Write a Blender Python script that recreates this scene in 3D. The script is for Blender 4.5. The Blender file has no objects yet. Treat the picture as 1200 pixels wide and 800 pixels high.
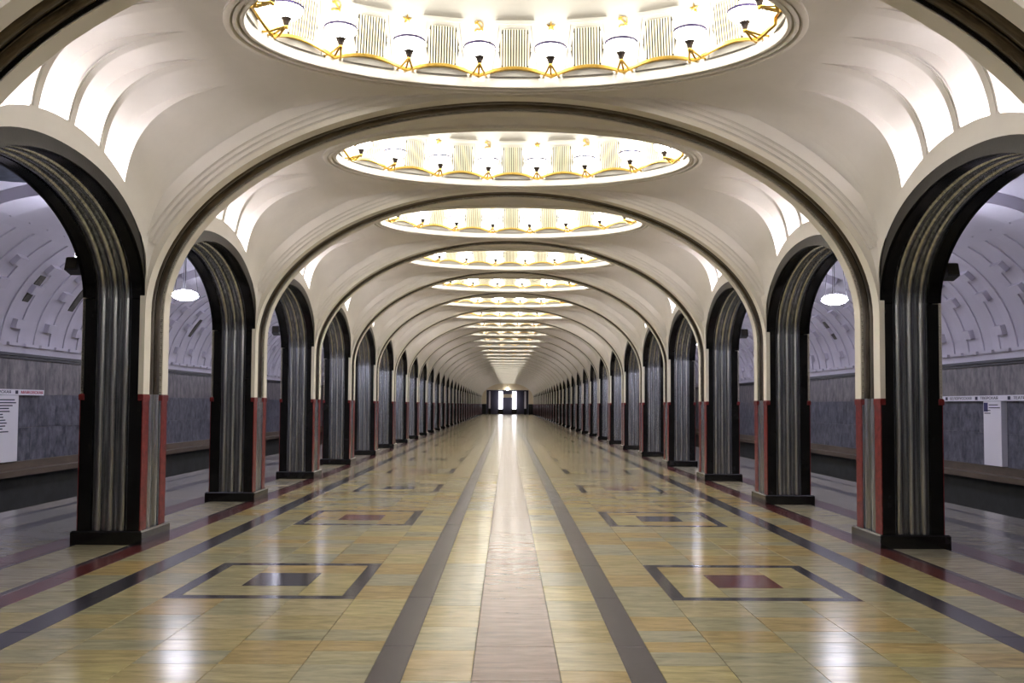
import bpy, bmesh, math, random
import numpy as np
from mathutils import Matrix, Vector
random.seed(7)
sc = bpy.context.scene
COL = sc.collection
R = math.radians

# ------------------------------------------------------------------ camera
EYE = 1.65
def make_camera():
    yaw, pitch, roll = R(0.314), R(2.386), R(-0.339)
    def cam_axes(v):                       # world (x right, y forward, z up) -> camera right, up, forward
        X, Z, Y = v
        X, Z = X*math.cos(yaw)-Z*math.sin(yaw), X*math.sin(yaw)+Z*math.cos(yaw)
        Y, Z = Y*math.cos(pitch)-Z*math.sin(pitch), Y*math.sin(pitch)+Z*math.cos(pitch)
        X, Y = X*math.cos(roll)-Y*math.sin(roll), X*math.sin(roll)+Y*math.cos(roll)
        return X, Y, Z
    A = np.array([cam_axes(e) for e in ((1, 0, 0), (0, 1, 0), (0, 0, 1))]).T   # rows: right, up, forward
    cam = bpy.data.cameras.new('camera')
    cam.sensor_width = 36; cam.lens = 1010.293/1200*36
    cam.shift_y = 32.05/1200; cam.clip_end = 400
    o = bpy.data.objects.new('camera', cam); COL.objects.link(o)
    r, u, f = A
    o.matrix_world = Matrix(((r[0], u[0], -f[0], -0.065), (r[1], u[1], -f[1], 0), (r[2], u[2], -f[2], EYE), (0, 0, 0, 1)))
    sc.camera = o
make_camera()

# ------------------------------------------------------------------ world, exposure
w = bpy.data.worlds.new('world'); sc.world = w; w.use_nodes = True
w.node_tree.nodes['Background'].inputs[0].default_value = (0.02, 0.02, 0.022, 1)
w.node_tree.nodes['Background'].inputs[1].default_value = 1.0
vs = sc.view_settings
vs.view_transform = 'Standard'; vs.look = 'None'; vs.gamma = 1; vs.use_curve_mapping = False
vs.exposure = 1.6
BOWL_POWER = 10.6       # glow of the glass of the dome bowls
COVE_POWER = 9.6      # W, tube light in each cove trough
PENDANT_POWER = 18.5   # glow of the pendant lamps over the platforms

# ------------------------------------------------------------------ dimensions
AF = 4.347; ZF = 10.146; L = 4.457; PD = 0.725; PW = 0.72
HS = (L-PD)/2                        # half opening along the hall
PCX = AF+PW/2
SR, BR = 2.725, 2.614                # rib spring, rise
HRING = 5.29
DX, DZ = 2.80, 1.62                  # dome ring outer half axes
NB = 31                              # bays in front of the viewer
RED_H = 1.75
def bay_y(k): return ZF+PD/2-L/2+k*L
def rib_y(i): return ZF+PD/2+(i-1)*L   # rib / column row i (i=1 is the nearest pair in view)
END_Y = rib_y(NB+1)
ORD = ['nearest','second','third','fourth','fifth','sixth','seventh','eighth','ninth','tenth','eleventh','twelfth','thirteenth','fourteenth','fifteenth','sixteenth','seventeenth','eighteenth','nineteenth','twentieth','twenty-first','twenty-second','twenty-third','twenty-fourth','twenty-fifth','twenty-sixth','twenty-seventh','twenty-eighth','twenty-ninth','thirtieth','thirty-first','thirty-second','thirty-third']

# ------------------------------------------------------------------ materials
def mat(name, col, rough=.5, metal=0., noise=0., nscale=4., stretch=(1, 1, 1), bump=0., bscale=30., coat=0., col2=None, spec=.5):
    m = bpy.data.materials.new(name); m.use_nodes = True
    nt = m.node_tree; b = nt.nodes['Principled BSDF']
    b.inputs['Roughness'].default_value = rough; b.inputs['Metallic'].default_value = metal
    b.inputs['Coat Weight'].default_value = coat; b.inputs['Coat Roughness'].default_value = .08
    b.inputs['Specular IOR Level'].default_value = spec
    b.inputs['Base Color'].default_value = (*col, 1)
    if noise or col2 or bump:
        tc = nt.nodes.new('ShaderNodeTexCoord'); mp = nt.nodes.new('ShaderNodeMapping')
        mp.inputs['Scale'].default_value = stretch
        nt.links.new(tc.outputs['Object'], mp.inputs['Vector'])
    if noise or col2:
        oi = nt.nodes.new('ShaderNodeObjectInfo')
        mul = nt.nodes.new('ShaderNodeMath'); mul.operation = 'MULTIPLY'; mul.inputs[1].default_value = 37.0
        nt.links.new(oi.outputs['Random'], mul.inputs[0])
        n = nt.nodes.new('ShaderNodeTexNoise'); n.noise_dimensions = '4D'
        n.inputs['Scale'].default_value = nscale; n.inputs['Detail'].default_value = 6; n.inputs['Roughness'].default_value = .62
        nt.links.new(mp.outputs[0], n.inputs['Vector']); nt.links.new(mul.outputs[0], n.inputs['W'])
        r = nt.nodes.new('ShaderNodeValToRGB')
        r.color_ramp.elements[0].position = .32; r.color_ramp.elements[1].position = .68
        c2 = col2 if col2 else tuple(min(1, c*(1+noise)) for c in col)
        c1 = col if col2 else tuple(c*(1-noise) for c in col)
        r.color_ramp.elements[0].color = (*c1, 1); r.color_ramp.elements[1].color = (*c2, 1)
        nt.links.new(n.outputs['Fac'], r.inputs[0]); nt.links.new(r.outputs[0], b.inputs['Base Color'])
    if bump:
        n2 = nt.nodes.new('ShaderNodeTexNoise'); n2.inputs['Scale'].default_value = bscale; n2.inputs['Detail'].default_value = 4
        nt.links.new(mp.outputs[0], n2.inputs['Vector'])
        bp = nt.nodes.new('ShaderNodeBump'); bp.inputs['Strength'].default_value = bump; bp.inputs['Distance'].default_value = .01
        nt.links.new(n2.outputs['Fac'], bp.inputs['Height']); nt.links.new(bp.outputs[0], b.inputs['Normal'])
    return m

def tile_mat(name, cols, rough, vein=.35, veinscale=5., stretch=(.6, 3.0, 1), spec=.17):
    """polished stone: the colour of each slab from its own random number, veins across the hall"""
    m = bpy.data.materials.new(name); m.use_nodes = True
    nt = m.node_tree; b = nt.nodes['Principled BSDF']; N = nt.nodes.new; K = nt.links.new
    oi = N('ShaderNodeObjectInfo'); ge = N('ShaderNodeNewGeometry')
    a = N('ShaderNodeMath'); a.operation = 'ADD'; K(oi.outputs['Random'], a.inputs[0]); K(ge.outputs['Random Per Island'], a.inputs[1])
    f = N('ShaderNodeMath'); f.operation = 'FRACT'; K(a.outputs[0], f.inputs[0])
    ramp = N('ShaderNodeValToRGB'); cr = ramp.color_ramp; cr.interpolation = 'CONSTANT'
    while len(cr.elements) < len(cols): cr.elements.new(.5)
    for i, c in enumerate(cols):
        cr.elements[i].position = i/len(cols); cr.elements[i].color = (*c, 1)
    K(f.outputs[0], ramp.inputs[0])
    geo = N('ShaderNodeNewGeometry'); mp = N('ShaderNodeMapping'); mp.inputs['Scale'].default_value = stretch
    K(geo.outputs['Position'], mp.inputs['Vector'])
    sh = N('ShaderNodeMath'); sh.operation = 'MULTIPLY'; sh.inputs[1].default_value = 50; K(f.outputs[0], sh.inputs[0])
    n = N('ShaderNodeTexNoise'); n.noise_dimensions = '4D'; n.inputs['Scale'].default_value = veinscale; n.inputs['Detail'].default_value = 7; n.inputs['Roughness'].default_value = .65
    n.inputs['Distortion'].default_value = .6
    K(mp.outputs[0], n.inputs['Vector']); K(sh.outputs[0], n.inputs['W'])
    mr = N('ShaderNodeMapRange'); mr.inputs[1].default_value = .3; mr.inputs[2].default_value = .7
    mr.inputs[3].default_value = 1-vein; mr.inputs[4].default_value = 1+vein
    K(n.outputs['Fac'], mr.inputs[0])
    mx = N('ShaderNodeVectorMath'); mx.operation = 'MULTIPLY'
    K(ramp.outputs[0], mx.inputs[0]); K(mr.outputs[0], mx.inputs[1]); K(mx.outputs[0], b.inputs['Base Color'])
    n3 = N('ShaderNodeTexNoise'); n3.inputs['Scale'].default_value = 1.7; n3.inputs['Detail'].default_value = 5; K(geo.outputs['Position'], n3.inputs['Vector'])
    m3 = N('ShaderNodeMapRange'); m3.inputs[3].default_value = rough*.85; m3.inputs[4].default_value = rough*1.15
    K(n3.outputs['Fac'], m3.inputs[0]); K(m3.outputs[0], b.inputs['Roughness'])
    n4 = N('ShaderNodeTexNoise'); n4.inputs['Scale'].default_value = 2.2; n4.inputs['Detail'].default_value = 2; K(geo.outputs['Position'], n4.inputs['Vector'])
    bp = N('ShaderNodeBump'); bp.inputs['Strength'].default_value = .05; bp.inputs['Distance'].default_value = .02
    K(n4.outputs['Fac'], bp.inputs['Height']); K(bp.outputs[0], b.inputs['Normal'])
    b.inputs['Specular IOR Level'].default_value = spec
    return m

def emit(name, col, strength):
    m = bpy.data.materials.new(name); m.use_nodes = True; nt = m.node_tree
    b = nt.nodes['Principled BSDF']; b.inputs['Base Color'].default_value = (.9, .9, .9, 1); b.inputs['Roughness'].default_value = .3
    b.inputs['Emission Color'].default_value = (*col, 1); b.inputs['Emission Strength'].default_value = strength
    return m

M = {}
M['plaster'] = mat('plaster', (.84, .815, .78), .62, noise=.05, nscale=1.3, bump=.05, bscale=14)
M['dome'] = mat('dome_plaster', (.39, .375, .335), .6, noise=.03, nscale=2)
M['strip'] = mat('white_strip', (.82, .79, .72), .5, noise=.04, nscale=2)
M['steel'] = mat('fluted_steel', (.54, .57, .62), .27, metal=1., noise=.4, nscale=3., stretch=(9, 9, .35), bump=.12, bscale=5)
M['ribsteel'] = mat('rib_steel', (.10, .085, .07), .38, metal=1., noise=.5, nscale=3., stretch=(1.2, 9, 1.2))
M['black'] = mat('black_stone', (.010, .010, .011), .16, noise=.5, nscale=5, spec=.5)
M['archblack'] = mat('arch_stone', (.012, .0105, .010), .34, noise=.4, nscale=9, bump=.1, bscale=40, spec=.3)
M['red'] = mat('red_marble', (.10, .010, .013), .3, nscale=16., col2=(.25, .04, .042), spec=.3)
M['gold'] = mat('gilt_bronze', (.62, .40, .09), .3, metal=1., noise=.25, nscale=12)
M['bronze'] = mat('dark_bronze', (.035, .026, .022), .35, metal=.6)
M['rim'] = mat('violet_rim', (.05, .035, .12), .3)
M['grille_dark'] = mat('grille_dark_and_shade', (.05, .045, .035), .8)  # shade inside the dome grilles put in as colour; also loudspeaker fronts
M['slat'] = mat('grille_slat', (.62, .58, .42), .5)
M['bowl'] = emit('glowing_bowl', (1.0, .955, .89), BOWL_POWER)
M['pendant'] = emit('glowing_pendant', (.86, .85, 1.0), PENDANT_POWER)
M['cream'] = tile_mat('cream_marble', [(0.33, 0.275, 0.135), (0.306, 0.275, 0.159), (0.344, 0.259, 0.114), (0.289, 0.271, 0.177), (0.353, 0.304, 0.146), (0.321, 0.246, 0.112), (0.281, 0.259, 0.155), (0.337, 0.291, 0.163)], .18)
M['pink'] = tile_mat('pink_marble', [(0.189, 0.117, 0.09), (0.203, 0.132, 0.097), (0.178, 0.109, 0.086), (0.196, 0.134, 0.104)], .2, vein=.4)
M['dark'] = tile_mat('dark_stone', [(0.036, 0.033, 0.044), (0.03, 0.028, 0.037), (0.042, 0.037, 0.046)], .2, vein=.25, spec=.35)
M['redband'] = tile_mat('red_band_stone', [(0.088, 0.02, 0.024), (0.11, 0.03, 0.031), (0.075, 0.02, 0.025), (0.099, 0.033, 0.033)], .18, vein=.6, veinscale=9, spec=.35)
M['inlayred'] = tile_mat('inlay_red', [(.11, .026, .022), (.13, .034, .028)], .18, vein=.7, veinscale=8, spec=.35)
M['inlaydark'] = tile_mat('inlay_dark', [(.045, .042, .055)], .14, vein=.25, spec=.35)
M['pale'] = tile_mat('pale_marble', [(0.182, 0.172, 0.152), (0.2, 0.182, 0.152), (0.169, 0.164, 0.152), (0.194, 0.182, 0.143)], .2)
M['palelight'] = tile_mat('pale_cream_marble', [(0.264, 0.241, 0.182), (0.29, 0.255, 0.182), (0.245, 0.23, 0.182), (0.281, 0.255, 0.172)], .2)
M['grout'] = mat('grout', (.10, .085, .06), .7)
M['trench'] = mat('track_trench', (.02, .022, .023), .6, noise=.4, nscale=3)
M['ledge'] = mat('brown_ledge', (.10, .075, .055), .5, noise=.4, nscale=3, stretch=(1, .3, 1))
M['bluemarble'] = mat('blue_grey_marble', (.022, .026, .048), .28, nscale=4.2, stretch=(1, 1.25, .85), col2=(.20, .205, .25))
M['greymarble'] = mat('grey_marble', (.075, .072, .095), .32, nscale=4., stretch=(1, 1.5, .7), col2=(.30, .28, .28))
M['aisle'] = mat('aisle_plaster', (.62, .60, .68), .6, noise=.05, nscale=1)
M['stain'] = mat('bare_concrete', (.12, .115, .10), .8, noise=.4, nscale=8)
M['darkplaster'] = mat('dark_plaster', (.035, .042, .06), .7, noise=.5, nscale=5)
M['cornice'] = mat('dark_cornice', (.03, .03, .04), .3)
M['signwhite'] = mat('sign_white', (.78, .77, .84), .4)
M['ink'] = mat('sign_ink', (.02, .02, .06), .5)
M['redink'] = mat('sign_red', (.55, .02, .08), .5)
M['blueink'] = mat('sign_blue', (.03, .03, .16), .5)
M['plastic'] = mat('dark_housing', (.05, .052, .06), .4)
M['wire'] = mat('wire', (.12, .12, .13), .4, metal=.8)
M['endwall'] = mat('end_wall_plaster', (.72, .62, .45), .6, noise=.04)
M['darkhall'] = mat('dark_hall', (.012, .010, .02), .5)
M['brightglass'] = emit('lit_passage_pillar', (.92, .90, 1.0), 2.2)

# ------------------------------------------------------------------ helpers
def mesh(name, V, F, m, smooth=None):
    me = bpy.data.meshes.new(name); me.from_pydata([tuple(map(float, v)) for v in V], [], [tuple(int(i) for i in f) for f in F])
    for q in (m if isinstance(m, (list, tuple)) else [m]): me.materials.append(M[q] if isinstance(q, str) else q)
    if smooth is not None:
        me.polygons.foreach_set('use_smooth', [True]*len(me.polygons))
        me.set_sharp_from_angle(angle=R(smooth))
    me.update()
    return me
def obj(name, me, parent=None, loc=None, rot=None, mw=None):
    o = bpy.data.objects.new(name, me); COL.objects.link(o)
    if parent is not None: o.parent = parent
    if mw is not None: o.matrix_local = mw
    if loc is not None: o.location = loc
    if rot is not None: o.rotation_euler = rot
    return o
def tag(o, label, cat, group=None):
    o['label'] = label; o['category'] = cat
    if group: o['group'] = group
    return o
def struct(o, label=None):
    o['kind'] = 'structure'
    if label: o['label'] = label
    return o
def copy_tree(o, parent=None):
    c = o.copy(); COL.objects.link(c)
    if parent is not None: c.parent = parent
    for ch in list(o.children): copy_tree(ch, c)
    return c

class MB:
    def __init__(s): s.V = []; s.F = []; s.mi = []
    def add(s, V, F, mi=0):
        b = len(s.V); s.V += [tuple(v) for v in V]; s.F += [tuple(i+b for i in f) for f in F]; s.mi += [mi]*len(F)
    def box(s, x0, x1, y0, y1, z0, z1, mi=0):
        V = [(x, y, z) for z in (z0, z1) for y in (y0, y1) for x in (x0, x1)]
        s.add(V, [(0, 2, 3, 1), (4, 5, 7, 6), (0, 1, 5, 4), (2, 6, 7, 3), (0, 4, 6, 2), (1, 3, 7, 5)], mi)
    def bevbox(s, x0, x1, y0, y1, z0, z1, b, mi=0):
        """box with a chamfer round its top"""
        V = []
        for (z, d) in ((z0, 0), (z1-b, 0), (z1, b)):
            V += [(x0+d, y0+d, z), (x1-d, y0+d, z), (x1-d, y1-d, z), (x0+d, y1-d, z)]
        F = [(3, 2, 1, 0), (8, 9, 10, 11)]
        for k in (0, 4):
            for j in range(4): F.append((k+j, k+(j+1) % 4, k+4+(j+1) % 4, k+4+j))
        s.add(V, F, mi)
    def grid(s, P, mi=0, flip=False, wrap=False):
        """P: rows x cols of points"""
        n, m_ = len(P), len(P[0]); V = [p for r in P for p in r]; F = []
        for i in range(n-1):
            for j in range(m_ if wrap else m_-1):
                j2 = (j+1) % m_
                f = (i*m_+j, i*m_+j2, (i+1)*m_+j2, (i+1)*m_+j)
                F.append(f[::-1] if flip else f)
        s.add(V, F, mi)
    def lathe(s, prof, n=16, c=(0, 0, 0), mi=0):
        P = [[(c[0]+r*math.cos(2*math.pi*j/n), c[1]+r*math.sin(2*math.pi*j/n), c[2]+z) for j in range(n)] for r, z in prof]
        s.grid(P, mi, wrap=True)
    def tube(s, pts, r, n=6, mi=0):
        pts = [Vector(p) for p in pts]; rows = []
        for i, p in enumerate(pts):
            t = (pts[min(i+1, len(pts)-1)]-pts[max(i-1, 0)]).normalized()
            a = t.cross(Vector((0, 0, 1)))
            if a.length < .05: a = t.cross(Vector((1, 0, 0)))
            a.normalize(); b = t.cross(a)
            rr = r[i] if isinstance(r, (list, tuple)) else r
            rows.append([tuple(p+a*rr*math.cos(2*math.pi*j/n)+b*rr*math.sin(2*math.pi*j/n)) for j in range(n)])
        s.grid(rows, mi, wrap=True)
        b0 = len(s.V)
        s.add(rows[0], [tuple(range(n))[::-1]], mi); s.add(rows[-1], [tuple(range(n))], mi)
    def build(s, name, m, smooth=None):
        me = mesh(name, s.V, s.F, m, smooth)
        if any(s.mi): me.polygons.foreach_set('material_index', s.mi)
        return me

def flutes(w, count, depth, base=-.03, seg=7, gap=.16):
    """fluted sheet profile across [-w/2, w/2]: convex rolls with narrow fillets between; n > 0 stands out"""
    p = w/count; pts = [(-w/2, 0.), (-w/2, base)]
    for i in range(count):
        a0 = -w/2+i*p
        g = p*gap
        pts.append((a0+g*.5, base)); 
        pts.append((a0+g*.5, base+.012)); pts.append((a0+g, base+.012))
        for k in range(seg+1):
            t = math.pi*k/seg
            pts.append((a0+g+(p-2*g)*(1-math.cos(t))/2, base+.004+depth*math.sin(t)))
        pts.append((a0+p-g, base+.012)); pts.append((a0+p-g*.5, base+.012)); pts.append((a0+p-g*.5, base))
    pts += [(w/2, base), (w/2, 0.)]
    return pts

# ------------------------------------------------------------------ curves
def ell_path(a, b, s, n=48):
    out = []
    for i in range(n+1):
        t = math.pi*(1-i/n); c, sn = math.cos(t), math.sin(t)
        nx, nz = -c/a, -sn/b; l = math.hypot(nx, nz)
        out.append(((a*c, s+b*sn), (nx/l, nz/l)))
    return out
RIB_ELL = ell_path(AF, BR, SR, 64)
RIB_PATH = [((-AF, RED_H), (1, 0))]+RIB_ELL+[((AF, RED_H), (-1, 0))]
IN_S, IN_B = 2.88, 1.12             # long arch intrados
EX_S, EX_B = 3.10, 1.03             # long arch extrados (archivolt outer edge)
ARCH_IN = ell_path(HS, IN_B, IN_S, 40)
def extr(z):
    q = min(1, abs(z)/HS); return EX_S+EX_B*(1-q**2.15)**(1/2.15)
def par(z):
    q = min(1, abs(z)/HS); return extr(z)+.23*(1-q*q*.6)

_t = np.linspace(0, np.pi/2, 400)
def supell(n, s, b, a=AF):
    return a*np.cos(_t)**(2/n), s+b*np.sin(_t)**(2/n)
RX, RZ = supell(2.32, SR, BR+.03)
BX, BZ = supell(6.6, SR, HRING-SR)
def profile(z):
    q = min(1, abs(z)/HS); w_ = (1-q**3)**.6 if q < 1 else 0.
    return RX*(1-w_)+BX*w_, RZ*(1-w_)+BZ*w_
def sub_profile(z, zlo, xm, n):
    """n points of the vault profile from height zlo up to where |x| = xm, evenly by length"""
    x, y = profile(z)
    i0 = np.searchsorted(y, zlo)
    x0 = np.interp(zlo, y, x)
    xs = np.concatenate([[x0], x[i0:]]); ys = np.concatenate([[zlo], y[i0:]])
    k = xs > xm
    yend = np.interp(-xm, -xs, ys)
    xs = np.concatenate([xs[k], [xm]]); ys = np.concatenate([ys[k], [yend]])
    s = np.concatenate([[0], np.cumsum(np.hypot(np.diff(xs), np.diff(ys)))])
    t = np.linspace(0, s[-1], n)
    return np.interp(t, s, xs), np.interp(t, s, ys)
def vault_h(x, z):
    px, py = profile(z); return float(np.interp(-abs(x), -px, py))

# ------------------------------------------------------------------ ring geometry
def ell_eq(n, off=0., phase=0.):
    """n points equally spaced along the ring ellipse, first half a step off the axis; returns (t, tangent, inward)"""
    T = np.linspace(0, 2*np.pi, 4001)
    a, b = DX-.2, DZ-.2
    s = np.concatenate([[0], np.cumsum(np.hypot(np.diff(a*np.cos(T)), np.diff(b*np.sin(T))))])
    return np.interp((np.arange(n)+phase)/n*s[-1], s, T)
def ring_pt(t, off, z=0.):
    c, s = math.cos(t), math.sin(t)
    nx, ny = c/DX, s/DZ; l = math.hypot(nx, ny); nx /= l; ny /= l
    return (DX*c-off*nx, DZ*s-off*ny, z), (-nx, -ny)
def drum_off(s): return .19+.08*s+.17*s*s
RT = list(ell_eq(128))

# ------------------------------------------------------------------ the vault of one bay
XM = 3.12
PANEL_C = (-.96, -.32, .32, .96); PANEL_W = .25
zl = sorted(set([round(v, 4) for v in list(np.linspace(-HS, -1.21, 12))+list(np.linspace(1.21, HS, 12))+
     [c+d for c in PANEL_C for d in (-PANEL_W, -PANEL_W/3, PANEL_W/3, PANEL_W)]+[-.64, 0, .64]]))
NR = 26
def in_panel(z): return any(abs(z-c) < PANEL_W-1e-4 for c in PANEL_C)
COLS = {z: sub_profile(z, par(z), XM, NR) for z in zl}
def make_vault():
    b = MB()
    for sx in (-1, 1):
        low = []; 
        for z in zl:
            e, p = extr(z), par(z)
            x, y = profile(z)
            low.append([(sx*float(np.interp(h, y, x)), z, h) for h in np.linspace(e, p, 4)])
        b.grid(low, flip=sx > 0)
        for j in range(len(zl)-1):
            if in_panel((zl[j]+zl[j+1])/2): continue
            P = [[(sx*x, z, y) for x, y in zip(*COLS[z])] for z in (zl[j], zl[j+1])]
            b.grid(P, flip=sx > 0)
    # centre: from the ring out to the rectangle |x| <= XM, |z| <= HS
    per = [(XM, z) for z in zl]+[(x, HS) for x in np.linspace(XM, -XM, 41)[1:]]+[(-XM, z) for z in zl[::-1][1:]]+[(x, -HS) for x in np.linspace(-XM, XM, 41)[1:-1]]
    rows = []; NT = 9
    for k in range(NT):
        t = k/(NT-1); sm = t*t*(3-2*t); row = []
        for (px, pz) in per:
            a = math.atan2(pz/DZ, px/DX); qx, qz = (DX-.02)*math.cos(a), (DZ-.02)*math.sin(a)
            x, z = qx+(px-qx)*t, qz+(pz-qz)*t
            row.append((x, z, HRING*(1-sm)+vault_h(x, z)*sm))
        rows.append(row)
    b.grid(rows, wrap=True, flip=True)
    return b.build('vault_bay', 'plaster', 32)
VAULT = make_vault()

DEPTH = .26
def make_panel(c):
    """one recessed cove panel on the +x side, in bay coordinates"""
    b = MB(); zs = [c-PANEL_W, c-PANEL_W/3, c+PANEL_W/3, c+PANEL_W]; zs = [round(z, 4) for z in zs]
    back = []; front = []
    for z in zs:
        x, y = COLS[z]; tx = np.gradient(x); ty = np.gradient(y); l = np.hypot(tx, ty)
        nx, ny = ty/l, -tx/l          # outward
        v = np.linspace(0, 1, NR); d = DEPTH*np.clip(1-v/.97, 0, 1)**1.35
        bk = [(float(x[i]+nx[i]*d[i]), z, float(y[i]+ny[i]*d[i])) for i in range(NR)]
        bk = [(AF+DEPTH, z, 4.085)]+bk
        back.append(bk); front.append([(float(x[i]), z, float(y[i])) for i in range(NR)])
    b.grid(back, flip=True)
    b.grid([front[0], back[0][1:]], flip=True); b.grid([front[-1], back[-1][1:]])
    return b.build('cove_panel', 'plaster', 40)
PANELS = [make_panel(c) for c in PANEL_C]
def make_fin(zc):
    """raised double moulding down the face of one cove fin"""
    b = MB(); x, y = COLS[round(zc, 4)]
    tx = np.gradient(x); ty = np.gradient(y); l = np.hypot(tx, ty); nx, ny = -ty/l, tx/l
    prof = [(-.07, -.01), (-.07, .012), (-.052, .012), (-.052, .002), (-.034, .002), (-.034, .012), (-.016, .012), (-.016, .004), (.07, .004), (.07, -.01)]
    rows = []
    for i in range(NR-9):
        f = 1-max(0, (i-(NR-18))/9)
        rows.append([(float(x[i]+nx[i]*n*f), zc+a, float(y[i]+ny[i]*n*f)) for a, n in prof])
    b.grid(rows, flip=True)
    return b.build('cove_fin', 'plaster', 20)
FINS = [make_fin(z) for z in (-.64, 0., .64)]
# flip all part meshes for the other side by a mirrored copy of the mesh
def mirrored(me):
    m2 = me.copy(); m2.transform(Matrix.Scale(-1, 4, (1, 0, 0))); m2.flip_normals(); return m2
PANELS_L = [mirrored(m) for m in PANELS]; FINS_L = [mirrored(m) for m in FINS]
def make_trough():
    b = MB(); b.box(AF+.005, AF+DEPTH+.02, -1.26, 1.26, 4.065, 4.085); b.box(AF+DEPTH, AF+DEPTH+.02, -1.26, 1.26, 4.085, 4.5)
    for s in (-1, 1): b.box(AF+.005, AF+DEPTH+.02, s*1.24-.015, s*1.24+.015, 4.085, 4.3)
    return b.build('cove_trough', 'plaster')
TROUGH = make_trough(); TROUGH_L = mirrored(TROUGH)

ceiling = obj('ceiling', None); struct(ceiling, 'white plaster vaulted ceiling of ribbed bays along the hall')
cove_light = bpy.data.lights.new('cove_tube_light', 'AREA'); cove_light.shape = 'RECTANGLE'
cove_light.size = 2.3; cove_light.size_y = .10; cove_light.energy = COVE_POWER; cove_light.color = (1.0, .93, .98)
for k in range(-2, NB+1):
    v = obj('vault_bay', VAULT, ceiling, (0, bay_y(k), 0))
    if k < 10:
        for j in range(4):
            obj('cove_panel', PANELS[j], v); obj('cove_panel', PANELS_L[j], v)
        for j in range(3):
            obj('cove_fin', FINS[j], v); obj('cove_fin', FINS_L[j], v)
        obj('cove_trough', TROUGH, v); obj('cove_trough', TROUGH_L, v)
    else:
        for j in range(4):
            obj('cove_panel', PANELS[j], v); obj('cove_panel', PANELS_L[j], v)
    for s in (-1, 1):
        o = bpy.data.objects.new('cove_tube_light', cove_light); COL.objects.link(o)
        o.location = (s*(AF+.15), bay_y(k), 4.10); o.rotation_euler = (math.pi, 0, math.pi/2)   # shines up

# ------------------------------------------------------------------ transverse ribs
def sweep_rib(path, prof, m, name, smooth=35):
    b = MB()
    rows = [[(p[0]+n[0]*q, a, p[1]+n[1]*q) for a, q in prof] for p, n in path]
    b.grid(rows, flip=True)
    return b.build(name, m, smooth)
HP = PD/2; SW = .19
RIB_STEEL = sweep_rib(RIB_PATH, flutes(2*SW, 2, .035, base=-.035), 'ribsteel', 'steel_band', 50)
def sweep_strip(prof):
    b = MB(); cl = lambda x: max(-AF-.05, min(AF+.05, x))
    b.grid([[(cl(p[0]+n[0]*q), a, p[1]+n[1]*q) for a, q in prof] for p, n in RIB_PATH], flip=True)
    return b.build('white_edge_strip', 'strip', 35)
RIB_A = sweep_strip([(-HP-.002, -.3), (-HP-.002, .012), (-SW, .012), (-SW, -.05)])
RIB_B = sweep_strip([(SW, -.05), (SW, .012), (HP+.002, .012), (HP+.002, -.3)])
stepprof = [(0, 0), (0, -.055), (.012, -.055), (.012, -.066), (.03, -.066), (.03, -.112), (.042, -.112), (.042, -.122), (.06, -.122), (.06, -.165), (.072, -.165), (.072, -.175), (.09, -.175), (.09, -.32)]
MOULD_PATH = [q for q in RIB_ELL if q[0][1] > 3.42]
def sweep_mould(path, prof, m, name, smooth):
    b = MB(); cl = lambda x: max(-AF, min(AF, x))
    b.grid([[(cl(p[0]+n[0]*q), a, p[1]+n[1]*q) for a, q in prof] for p, n in path], flip=True)
    return b.build(name, m, smooth)
RIB_M1 = sweep_mould(MOULD_PATH, [(-HP-a, n) for a, n in stepprof[::-1]], 'plaster', 'stepped_moulding', 20)
RIB_M2 = sweep_mould(MOULD_PATH, [(HP+a, n) for a, n in stepprof], 'plaster', 'stepped_moulding', 20)
for i in range(-1, NB+1):
    t = obj('vault_rib', None, None, (0, rib_y(i), 0))
    if i <= 0: lab = 'plaster vault rib with dark steel band cut off by the top corners of the picture' if i == 0 else 'plaster vault rib overhead just behind the viewer'
    else: lab = 'arched cream rib with dark steel band, %s one fully in view' % ORD[i-1]
    tag(t, lab, 'arch rib', 'transverse ribs of the vault')
    obj('steel_band', RIB_STEEL, t); obj('white_edge_strip', RIB_A, t); obj('white_edge_strip', RIB_B, t)
    obj('stepped_moulding', RIB_M1, t); obj('stepped_moulding', RIB_M2, t)

# ------------------------------------------------------------------ columns
def vsweep(prof, frame, z0, z1, name, m, smooth=50):
    """vertical sheet; frame(a, n) -> (x, y)"""
    b = MB(); b.grid([[(*frame(a, n), z) for a, n in prof] for z in (z0, z1)])
    return b.build(name, m, smooth)
PX, PY = PW/2, PD/2
EDGE = .15
PLH = .16
fl3 = flutes(PW-2*EDGE, 3, .055, base=-.045, gap=.14)
fl2 = flutes(2*SW, 2, .04, base=-.04)
COLM = {}
b = MB(); b.bevbox(-PX-.055, PX+.055, -PY-.055, PY+.055, 0, PLH, .018); COLM['plinth'] = b.build('plinth', 'black')
b = MB(); b.box(-PX+.07, PX-.07, -PY+.07, PY-.07, PLH, 3.6); COLM['core'] = b.build('core', 'black')
COLM['fl_n'] = vsweep([(a, n) for a, n in fl3], lambda a, n: (a, -PY-n), PLH, IN_S, 'fluted_panel', 'steel')
COLM['fl_f'] = vsweep([(a, n) for a, n in fl3], lambda a, n: (-a, PY+n), PLH, IN_S, 'fluted_panel', 'steel')
COLM['fl_i'] = vsweep(fl2, lambda a, n: (-PX-n, -a), PLH, RED_H, 'fluted_panel', 'steel')
COLM['fl_o'] = vsweep(fl2, lambda a, n: (PX+n, a), PLH, 4.4, 'fluted_panel', 'steel')
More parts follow.
